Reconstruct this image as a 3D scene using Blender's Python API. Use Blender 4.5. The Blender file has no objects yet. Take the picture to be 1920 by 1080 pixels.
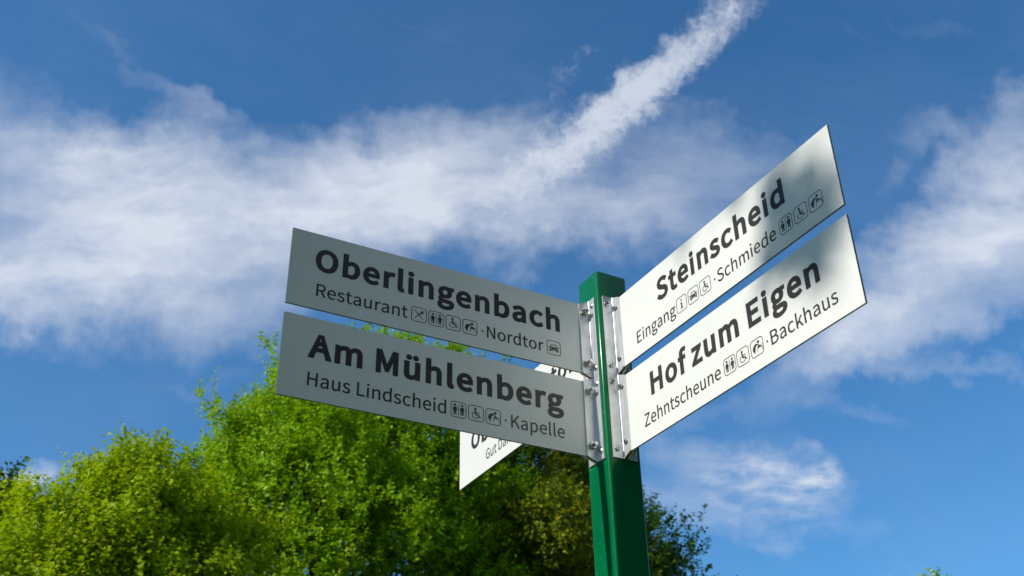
import bpy, math, random
import numpy as np
from mathutils import Vector, Matrix
R = math.radians
SC = bpy.context.scene
COL = SC.collection

# ------------------------------------------------------------------ camera
F_PX, PITCH, ROLL = 2024.876, 0.54853, -0.02101
PHI = -1.06174                      # heading of the post's right-hand face
CAM = Vector((-0.19168, -1.97157, 1.60))
TOP = 1.60 + 1.21417                # top of the post
FW = Vector((0, math.cos(PITCH), math.sin(PITCH)))
UPV = Vector((0, -math.sin(PITCH), math.cos(PITCH)))
RV = Vector((1, 0, 0))
CR = math.cos(ROLL) * RV + math.sin(ROLL) * UPV
CU = -math.sin(ROLL) * RV + math.cos(ROLL) * UPV
cam = bpy.data.cameras.new('camera')
camo = bpy.data.objects.new('camera', cam)
COL.objects.link(camo)
m = Matrix((CR, CU, -FW)).transposed().to_4x4()
m.translation = CAM
camo.matrix_world = m
cam.sensor_width = 36
cam.lens = F_PX / 1920 * 36
cam.clip_start = 0.05
cam.clip_end = 5000
cam.dof.use_dof = True
cam.dof.focus_distance = 2.25
cam.dof.aperture_fstop = 9.0
SC.camera = camo

# ------------------------------------------------------------------ sun and sky
SUN_EL = R(36)
AX = Vector((math.cos(PHI), math.sin(PHI), 0))
BX = Vector((math.sin(PHI), -math.cos(PHI), 0))
dl = R(2.0)
sh = BX * math.cos(dl) - AX * math.sin(dl)
SUN = Vector((sh.x * math.cos(SUN_EL), sh.y * math.cos(SUN_EL), math.sin(SUN_EL)))
sl = bpy.data.lights.new('sun', 'SUN')
sl.energy = 4.5
sl.angle = R(0.53)
sl.color = (1.0, 0.955, 0.87)
so = bpy.data.objects.new('sun', sl)
COL.objects.link(so)
so.rotation_euler = SUN.to_track_quat('Z', 'Y').to_euler()
so.location = SUN * 50

world = bpy.data.worlds.new('World')
SC.world = world
world.use_nodes = True
SC.view_settings.view_transform = 'Standard'
SC.view_settings.look = 'None'
SC.view_settings.exposure = 0.0
SC.view_settings.gamma = 1.0
SC.view_settings.use_curve_mapping = False


class NT:
    """small helper for writing node trees"""
    def __init__(s, tree):
        s.t = tree
        s.n = tree.nodes
        s.l = tree.links

    def node(s, typ, **kw):
        n = s.n.new(typ)
        for k, v in kw.items():
            setattr(n, k, v)
        return n

    def put(s, sock, v):
        if isinstance(v, bpy.types.NodeSocket):
            s.l.new(v, sock)
        else:
            sock.default_value = v

    def math(s, op, a, b=0.0, c=None, clamp=False):
        n = s.node('ShaderNodeMath', operation=op, use_clamp=clamp)
        s.put(n.inputs[0], a)
        s.put(n.inputs[1], b)
        if c is not None:
            s.put(n.inputs[2], c)
        return n.outputs[0]

    def vec(s, op, a, b=None, scale=None):
        n = s.node('ShaderNodeVectorMath', operation=op)
        s.put(n.inputs[0], a)
        if b is not None:
            s.put(n.inputs[1], b)
        if scale is not None:
            s.put(n.inputs['Scale'], scale)
        return n.outputs['Value'] if op in ('DOT_PRODUCT', 'LENGTH') else n.outputs[0]

    def comb(s, x, y, z=0.0):
        n = s.node('ShaderNodeCombineXYZ')
        s.put(n.inputs[0], x); s.put(n.inputs[1], y); s.put(n.inputs[2], z)
        return n.outputs[0]

    def noise(s, vec, scale, detail=4, rough=.55, dist=0.0):
        n = s.node('ShaderNodeTexNoise')
        s.put(n.inputs['Vector'], vec)
        n.inputs['Scale'].default_value = scale
        n.inputs['Detail'].default_value = detail
        n.inputs['Roughness'].default_value = rough
        n.inputs['Distortion'].default_value = dist
        return n

    def mapr(s, v, a, b, c=0.0, d=1.0, smooth=True):
        n = s.node('ShaderNodeMapRange', interpolation_type='SMOOTHSTEP' if smooth else 'LINEAR')
        s.put(n.inputs[0], v)
        for i, q in enumerate((a, b, c, d)):
            n.inputs[i + 1].default_value = q
        return n.outputs[0]

    def mapping(s, vec, loc=(0, 0, 0), rot=(0, 0, 0), scale=(1, 1, 1), kind='POINT'):
        n = s.node('ShaderNodeMapping', vector_type=kind)
        s.put(n.inputs[0], vec)
        n.inputs['Location'].default_value = loc
        n.inputs['Rotation'].default_value = rot
        n.inputs['Scale'].default_value = scale
        return n.outputs[0]

    def mix(s, fac, a, b, blend='MIX'):
        n = s.node('ShaderNodeMix', data_type='RGBA', blend_type=blend)
        s.put(n.inputs[0], fac)
        s.put(n.inputs[6], a); s.put(n.inputs[7], b)
        return n.outputs[2]


# cloud puffs on a chart of the sky: (x, y, half length, half width, slant in degrees, thickness); x runs right, y down
PUFFS = [
    # broad bank on the left
    (-60, 480, 320, 130, 0, .58), (230, 300, 170, 85, -24, .40), (60, 290, 240, 110, 10, .14), (235, 380, 300, 150, 10, .62), (60, 540, 330, 90, -4, .62),
    (330, 480, 280, 140, 25, .56), (430, 330, 270, 105, 14, .52), (610, 380, 250, 105, 8, .46), (760, 320, 230, 105, -12, .55),
    (210, 600, 300, 85, 4, .32), (560, 480, 200, 90, 25, .34), (880, 290, 190, 105, -18, .42), (940, 410, 290, 80, -4, .50),
    (830, 440, 240, 80, 8, .34), (0, 250, 260, 140, 35, .22), (1120, 440, 220, 70, 8, .26), (1010, 330, 140, 80, -30, .42),
    (1240, 330, 270, 110, 12, .30), (1180, 410, 290, 70, 5, .28), (1350, 300, 170, 70, 15, .16), (700, 250, 200, 60, -10, .24),
    # streaks above the bank
    (280, 140, 190, 18, 34, .10), (390, 205, 150, 24, 24, .15), (640, 270, 180, 40, 20, .18), (900, 90, 320, 40, 22, .08), (150, 60, 200, 50, 38, .08),
    # bank on the right
    (1900, 250, 110, 90, -50, .36), (1900, 350, 160, 95, -40, .44), (1830, 430, 170, 100, -35, .48), (1740, 500, 190, 105, -30, .52), (1640, 560, 180, 100, -25, .54),
    (1560, 630, 150, 60, -20, .44), (1770, 260, 100, 35, 15, .22), (1900, 170, 70, 40, 20, .30), (1870, 560, 190, 60, -30, .40), (1480, 700, 150, 80, -50, .26),
    (1700, 330, 70, 30, -40, .2), (1960, 430, 150, 130, -40, .5), (1700, 640, 200, 40, -10, .22), (1480, 560, 120, 60, -30, .2),
    # thin mackerel patch low down
    (1450, 890, 110, 60, 10, .52), (1510, 950, 110, 55, 12, .50), (1400, 985, 150, 50, 8, .38), (1340, 870, 140, 70, 20, .26), (1260, 940, 150, 70, 0, .28),
    (1530, 900, 50, 40, 30, .34), (1600, 1030, 150, 40, 6, .16), (1280, 830, 140, 60, 25, .18),
    (1800, 688, 260, 22, 2, .26), (1600, 755, 200, 28, 6, .13), (1290, 745, 180, 22, 5, .15), (1800, 60, 220, 26, 16, .08), (1600, 60, 220, 20, 10, .06),
    (45, 905, 75, 42, -10, .85), (350, 735, 140, 24, -8, .10),
]
TRAIL = [
    (1420, -30, 90, 52, -40, .50), (1345, 35, 80, 62, -50, .60), (1290, 95, 80, 62, -48, .66), (1225, 155, 100, 64, -42, .80), (1160, 205, 100, 62, -40, .76),
    (1090, 262, 110, 66, -40, .66), (1020, 310, 110, 72, -38, .52), (950, 355, 110, 72, -32, .36), (880, 395, 110, 70, -28, .20), (1100, 105, 80, 40, -20, .22), (1050, 165, 60, 40, -30, .24), (1000, 210, 70, 40, -30, .20),
]
w = NT(world.node_tree)
w.n.clear()
out = w.node('ShaderNodeOutputWorld')
bg = w.node('ShaderNodeBackground')
w.l.new(bg.outputs[0], out.inputs[0])
SKY_STRENGTH = 0.10
bg.inputs[1].default_value = SKY_STRENGTH
sky = w.node('ShaderNodeTexSky', sky_type='NISHITA')
sky.sun_disc = False
sky.sun_elevation = SUN_EL
sky.sun_rotation = math.atan2(SUN.x, SUN.y)
sky.altitude = 200
sky.air_density = 1.0
sky.dust_density = 0.6
sky.ozone_density = 2.0
geo = w.node('ShaderNodeTexCoord')
D = geo.outputs['Generated']
# chart of the sky around a fixed compass heading, in pixels-like units
df = w.vec('DOT_PRODUCT', D, tuple(FW))
dfc = w.math('MAXIMUM', df, 0.2)
u = w.math('DIVIDE', w.vec('DOT_PRODUCT', D, tuple(CR)), dfc)
v = w.math('DIVIDE', w.vec('DOT_PRODUCT', D, tuple(CU)), dfc)
k = F_PX / 1000
x = w.math('MULTIPLY_ADD', u, k, 0.960)
y = w.math('MULTIPLY_ADD', v, -k, 0.540)
P = w.comb(x, y)
wn = w.noise(P, 5.0, 5, .6)
wv = w.vec('SUBTRACT', wn.outputs['Color'], (.5, .5, .5))
wn2 = w.noise(P, 26.0, 3, .6)
wv2 = w.vec('SUBTRACT', wn2.outputs['Color'], (.5, .5, .5))
PW = w.vec('ADD', P, w.vec('SCALE', wv, scale=0.24))
PW = w.vec('ADD', PW, w.vec('SCALE', wv2, scale=0.04))
def puffs(items, coord, ex=1.35, ey=1.45):
    tot = None
    for (px, py, rx, ry, ang, amp) in items:
        q = w.mapping(coord, (px / 1000, py / 1000, 0), (0, 0, R(ang)), (rx / 1000 * ex, ry / 1000 * ey, 1), 'TEXTURE')
        g = w.mapr(w.vec('LENGTH', q), 1.0, 0.0, 0.0, amp)
        tot = g if tot is None else w.math('ADD', tot, g)
    return tot


tot = w.math('MINIMUM', puffs(PUFFS, PW), 1.1)
# fibres and tufts
PQ = w.vec('ADD', P, w.vec('SCALE', wv, scale=0.07))
nA = w.noise(w.mapping(PQ, rot=(0, 0, R(-10)), scale=(.9, 2.1, 1)), 2.7, 9, .60, .0).outputs[0]
nB = w.noise(w.mapping(PQ, rot=(0, 0, R(28)), scale=(.7, 2.4, 1)), 6.5, 8, .60, .0).outputs[0]
nC = w.noise(w.mapping(P, rot=(0, 0, R(50)), scale=(1.0, 2.0, 1)), 2.0, 5, .6).outputs[0]
tex = w.math('ADD', w.math('MULTIPLY', w.math('SUBTRACT', nA, .5), 1.55), w.math('MULTIPLY', w.math('SUBTRACT', nB, .5), .85))
tex = w.math('ADD', tex, w.math('MULTIPLY', w.math('SUBTRACT', nC, .5), .5))
bank = w.math('MULTIPLY', tot, w.math('ADD', tex, .92))
bank = w.math('ADD', bank, w.math('MULTIPLY', tex, w.mapr(tot, 0.0, .25, 0.04, .10)))
# the trail is lumpier, with firmer edges
PT = w.vec('ADD', P, w.vec('SCALE', wv, scale=0.05))
PT = w.vec('ADD', PT, w.vec('SCALE', wv2, scale=0.05))
nT = w.noise(PT, 26.0, 7, .62).outputs[0]
nT2 = w.noise(w.mapping(P, rot=(0, 0, R(42)), scale=(1, 1.5, 1)), 70.0, 4, .6).outputs[0]
tm = w.math('MINIMUM', puffs(TRAIL, PT, 1.25, 1.38), 1.0)
tt = w.math('ADD', w.math('MULTIPLY', w.math('SUBTRACT', nT, .5), 1.3), w.math('MULTIPLY', w.math('SUBTRACT', nT2, .5), .5))
trail = w.math('MULTIPLY', w.mapr(w.math('MULTIPLY_ADD', tt, .95, tm), .12, 1.12, 0.0, .80), w.mapr(tm, .02, .34))
# rolls across the mackerel patch
mk = w.mapr(w.vec('LENGTH', w.mapping(P, (1.46, .92, 0), (0, 0, R(8)), (.22, .16, 1), 'TEXTURE')), 1.0, .4)
nM = w.noise(w.mapping(PQ, rot=(0, 0, R(-18)), scale=(.8, 2.2, 1)), 22.0, 6, .6, .0).outputs[0]
dens = w.mapr(bank, 0.05, 1.12, 0.0, 0.90, smooth=False)
dens = w.math('MULTIPLY', dens, w.math('MULTIPLY_ADD', w.math('MULTIPLY', mk, w.math('SUBTRACT', nM, .52)), 3.4, 1.0))
dens = w.math('MAXIMUM', dens, 0.0)
dens = w.math('SUBTRACT', w.math('ADD', dens, trail), w.math('MULTIPLY', w.math('MULTIPLY', dens, trail), 1.0))
front = w.mapr(df, 0.55, 0.75)
dens = w.math('MULTIPLY', dens, front)
# unseen cirrus outside the view, thickened to make the fill light less blue
nG = w.noise(w.mapping(D, rot=(R(20), R(10), R(35)), scale=(1.2, 3.0, 2.0)), 2.2, 8, .62, .4).outputs[0]
gen = w.mapr(nG, .36, .72, 0.0, .72)
sz = w.node('ShaderNodeSeparateXYZ')
w.l.new(D, sz.inputs[0])
gen = w.math('MULTIPLY', gen, w.mapr(sz.outputs[2], 0.0, .25))
gen = w.math('MULTIPLY', gen, w.math('SUBTRACT', 1.06, front))
dens = w.math('ADD', dens, gen, clamp=True)
blue = w.mix(1.0, sky.outputs[0], (0.54, 1.15, 1.53, 1), 'MULTIPLY')
cloudc = (7.3, 7.8, 8.8, 1)
w.l.new(w.mix(dens, blue, cloudc), bg.inputs[0])
world.cycles.sampling_method = 'MANUAL'
world.cycles.sample_map_resolution = 1024

# ------------------------------------------------------------------ materials
def material(name):
    m = bpy.data.materials.new(name)
    m.use_nodes = True
    t = NT(m.node_tree)
    t.n.clear()
    o = t.node('ShaderNodeOutputMaterial')
    return m, t, o


def principled(t, o, **kw):
    p = t.node('ShaderNodeBsdfPrincipled')
    for k_, v_ in kw.items():
        t.put(p.inputs[k_.replace('_', ' ')], v_)
    t.l.new(p.outputs[0], o.inputs[0])
    return p


def bump(t, h, strength, dist):
    b = t.node('ShaderNodeBump')
    b.inputs['Strength'].default_value = strength
    b.inputs['Distance'].default_value = dist
    t.l.new(h, b.inputs['Height'])
    return b.outputs[0]


M = {}
# white satin board face, a little dusty
m, t, o = material('board_white')
tc = t.node('ShaderNodeTexCoord').outputs['Object']
n1 = t.noise(tc, 5, 5, .6).outputs[0]
n2 = t.noise(tc, 160, 3, .6).outputs[0]
n3 = t.noise(t.mapping(tc, scale=(6, 6, .6)), 9, 4, .6).outputs[0]
c = t.mix(t.mapr(n1, .35, .7), (.80, .80, .765, 1), (.765, .77, .735, 1))
c = t.mix(t.mapr(n3, .55, .8, 0, .25), c, (.66, .66, .62, 1))
c = t.mix(t.mapr(n2, .70, .80, 0, .4), c, (.5, .5, .46, 1))
principled(t, o, Base_Color=c, Roughness=t.mapr(n1, .3, .7, .30, .38), Specular_IOR_Level=.5, Normal=bump(t, n2, .06, .0004))
M['board'] = m
# printing foil
m, t, o = material('lettering_foil')
tc = t.node('ShaderNodeTexCoord').outputs['Object']
n1 = t.noise(tc, 40, 3, .6).outputs[0]
principled(t, o, Base_Color=t.mix(n1, (.034, .032, .031, 1), (.046, .043, .040, 1)), Roughness=.34, Specular_IOR_Level=.5)
M['ink'] = m
# cut edge of the board
m, t, o = material('board_edge')
principled(t, o, Base_Color=(.33, .33, .32, 1), Metallic=.85, Roughness=.42)
M['edge'] = m
# mill finish aluminium
m, t, o = material('aluminium')
tc = t.node('ShaderNodeTexCoord').outputs['Object']
s1 = t.noise(t.mapping(tc, scale=(60, 60, 1.2)), 6, 4, .6).outputs[0]
s2 = t.noise(tc, 38, 4, .65).outputs[0]
c = t.mix(t.mapr(s2, .4, .75), (.80, .80, .79, 1), (.66, .66, .65, 1))
principled(t, o, Base_Color=c, Metallic=.78, Roughness=t.mapr(s1, .3, .7, .36, .5), Normal=bump(t, s1, .12, .0006))
M['alu'] = m
# stainless fixings
m, t, o = material('stainless_steel')
principled(t, o, Base_Color=(.62, .60, .57, 1), Metallic=1.0, Roughness=.26)
M['steel'] = m
m, t, o = material('socket_dark')
principled(t, o, Base_Color=(.02, .02, .02, 1), Metallic=.3, Roughness=.6)
M['dark'] = m
# green powder coat
m, t, o = material('green_powder_coat')
tc = t.node('ShaderNodeTexCoord').outputs['Object']
n1 = t.noise(tc, 420, 2, .5).outputs[0]
n2 = t.noise(tc, 7, 4, .6).outputs[0]
n4 = t.noise(tc, 230, 2, .5).outputs[0]
c = t.mix(t.mapr(n2, .3, .7), (.0, .150, .046, 1), (.0, .130, .042, 1))
c = t.mix(t.mapr(n4, .73, .78, 0, .8), c, (.35, .45, .36, 1))
p = principled(t, o, Base_Color=c, Roughness=.2, Specular_IOR_Level=.36, Normal=bump(t, n1, .10, .0004))
M['green'] = m
# bark
m, t, o = material('bark')
tc = t.node('ShaderNodeTexCoord').outputs['Object']
n1 = t.noise(t.mapping(tc, scale=(4, 4, .8)), 5, 6, .65).outputs[0]
principled(t, o, Base_Color=t.mix(n1, (.045, .035, .026, 1), (.13, .105, .08, 1)), Roughness=.9, Normal=bump(t, n1, .6, .02))
M['bark'] = m
# meadow
m, t, o = material('meadow_grass')
tc = t.node('ShaderNodeTexCoord').outputs['Object']
n1 = t.noise(tc, .25, 6, .6).outputs[0]
n2 = t.noise(tc, 30, 4, .7).outputs[0]
c = t.mix(t.mapr(n1, .35, .7), (.08, .115, .025, 1), (.12, .145, .04, 1))
c = t.mix(t.mapr(n2, .4, .7, 0, .6), c, (.035, .06, .015, 1))
principled(t, o, Base_Color=c, Roughness=.85, Normal=bump(t, n2, .8, .04))
M['grass'] = m


def leaf_material(name, c0, c1, c2, trans, rough=.5, spec=.12):
    """c0..c2: leaf colours that vary from leaf to leaf and bough to bough"""
    m, t, o = material(name)
    g = t.node('ShaderNodeNewGeometry')
    rnd = g.outputs['Random Per Island']
    tc = t.node('ShaderNodeTexCoord').outputs['Object']
    n1 = t.noise(tc, .8, 3, .6).outputs[0]
    f = t.math('ADD', t.math('MULTIPLY', rnd, .55), t.math('MULTIPLY', t.math('SUBTRACT', n1, .5), 1.6))
    f = t.math('ADD', f, .22, clamp=True)
    c = t.mix(f, c0, c1)
    c = t.mix(t.mapr(rnd, .86, .97, 0, .9), c, c2)
    p = t.node('ShaderNodeBsdfPrincipled')
    t.put(p.inputs['Base Color'], c)
    p.inputs['Roughness'].default_value = rough
    p.inputs['Specular IOR Level'].default_value = spec
    tr = t.node('ShaderNodeBsdfTranslucent')
    t.put(tr.inputs[0], t.mix(1.0, c, (1.25, 1.15, .5, 1), 'MULTIPLY'))
    mx = t.node('ShaderNodeMixShader')
    mx.inputs[0].default_value = trans
    t.l.new(p.outputs[0], mx.inputs[1]); t.l.new(tr.outputs[0], mx.inputs[2])
    t.l.new(mx.outputs[0], o.inputs[0])
    return m


# ------------------------------------------------------------------ object helpers
def tag(o, label=None, cat=None, group=None, kind=None):
    if label: o['label'] = label
    if cat: o['category'] = cat
    if group: o['group'] = group
    if kind: o['kind'] = kind
    return o


def empty(name, loc=(0, 0, 0), rz=0.0):
    o = bpy.data.objects.new(name, None)
    o.empty_display_size = .1
    COL.objects.link(o)
    o.location = loc
    o.rotation_euler = (0, 0, rz)
    return o


def link(name, me, mat, parent=None):
    o = bpy.data.objects.new(name, me)
    COL.objects.link(o)
    if mat is not None and not me.materials:
        for q in (mat if isinstance(mat, (list, tuple)) else [mat]):
            me.materials.append(q)
    if parent is not None:
        o.parent = parent
    return o


def mesh(name, verts, faces, smooth=False):
    me = bpy.data.meshes.new(name)
    me.from_pydata([tuple(q) for q in verts], [], faces)
    if smooth:
        me.polygons.foreach_set('use_smooth', [True] * len(me.polygons))
    me.update()
    return me


# ------------------------------------------------------------------ ground
gv, gf = [], []
G = 60
for j in range(G + 1):
    for i in range(G + 1):
        fx = ((i / G) * 2 - 1); fy = ((j / G) * 2 - 1)
        X = 1500 * fx * abs(fx) ** 1.5; Y = 1500 * fy * abs(fy) ** 1.5
        rr = math.hypot(X, Y)
        gv.append((X, Y, 0 if rr < 3 else .25 * math.sin(X * .11) * math.cos(Y * .09) * min(1, (rr - 3) / 20)))
for j in range(G):
    for i in range(G):
        a_ = j * (G + 1) + i
        gf.append((a_, a_ + 1, a_ + G + 2, a_ + G + 1))
tag(link('ground', mesh('ground', gv, gf, True), M['grass']), 'green meadow ground around the foot of the signpost', kind='structure')

# ------------------------------------------------------------------ signpost
# local frame of the post: A = heading of the right-hand face, B = heading of the left-hand face
HW = 0.0376            # half width of the post
H, A0, LEN = 0.16, 0.0476, 0.6323
TH = 0.002             # half thickness of a board
Z_UP, Z_LOW, Z_BACK = TOP - 0.0716, TOP - 0.2508, TOP - 0.0755
BR_IN, BR_OUT = 0.02735, 0.06354
EXT = 0.0097


def loc(A, B, Z):
    return Vector((A, -B, Z))


post = empty('signpost', (0, 0, 0), PHI)
tag(post, 'green square steel signpost with white direction boards bolted to its sides', 'signpost')

# shaft: rounded square tube with a domed-over top
def ring(hw, r, z, n=7):
    pts = []
    for (sx, sy, a0_) in ((1, 1, 0), (-1, 1, 90), (-1, -1, 180), (1, -1, 270)):
        for k_ in range(n):
            an = R(a0_ + 90 * k_ / (n - 1))
            pts.append((sx * (hw - r) + r * math.cos(an), sy * (hw - r) + r * math.sin(an), z))
    return pts


rings = [ring(HW, .006, z) for z in (0.02, 1.0, 1.8, TOP - .3, TOP - .004)]
rings += [ring(HW - .0008, .006, TOP - .0018), ring(HW - .0030, .005, TOP - .0004), ring(HW - .006, .004, TOP)]
nv = len(rings[0])
vs = [q for r_ in rings for q in r_]
fs = []
for j in range(len(rings) - 1):
    for i in range(nv):
        fs.append((j * nv + i, j * nv + (i + 1) % nv, (j + 1) * nv + (i + 1) % nv, (j + 1) * nv + i))
fs.append(tuple(range((len(rings) - 1) * nv, len(rings) * nv)))
link('shaft', mesh('shaft', vs, fs, True), M['green'], post)


def box_mesh(name, x0, x1, y0, y1, z0, z1, bev=0.0):
    import bmesh
    bm = bmesh.new()
    bmesh.ops.create_cube(bm, size=1)
    for v_ in bm.verts:
        v_.co = Vector(((x0 + x1) / 2 + v_.co.x * (x1 - x0), (y0 + y1) / 2 + v_.co.y * (y1 - y0), (z0 + z1) / 2 + v_.co.z * (z1 - z0)))
    if bev:
        bmesh.ops.bevel(bm, geom=bm.edges[:], offset=bev, segments=1, affect='EDGES')
    me = bpy.data.meshes.new(name)
    bm.to_mesh(me)
    bm.free()
    return me


link('base_plate', box_mesh('base_plate', -.1, .1, -.1, .1, .004, .019, .002), M['green'], post)


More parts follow.
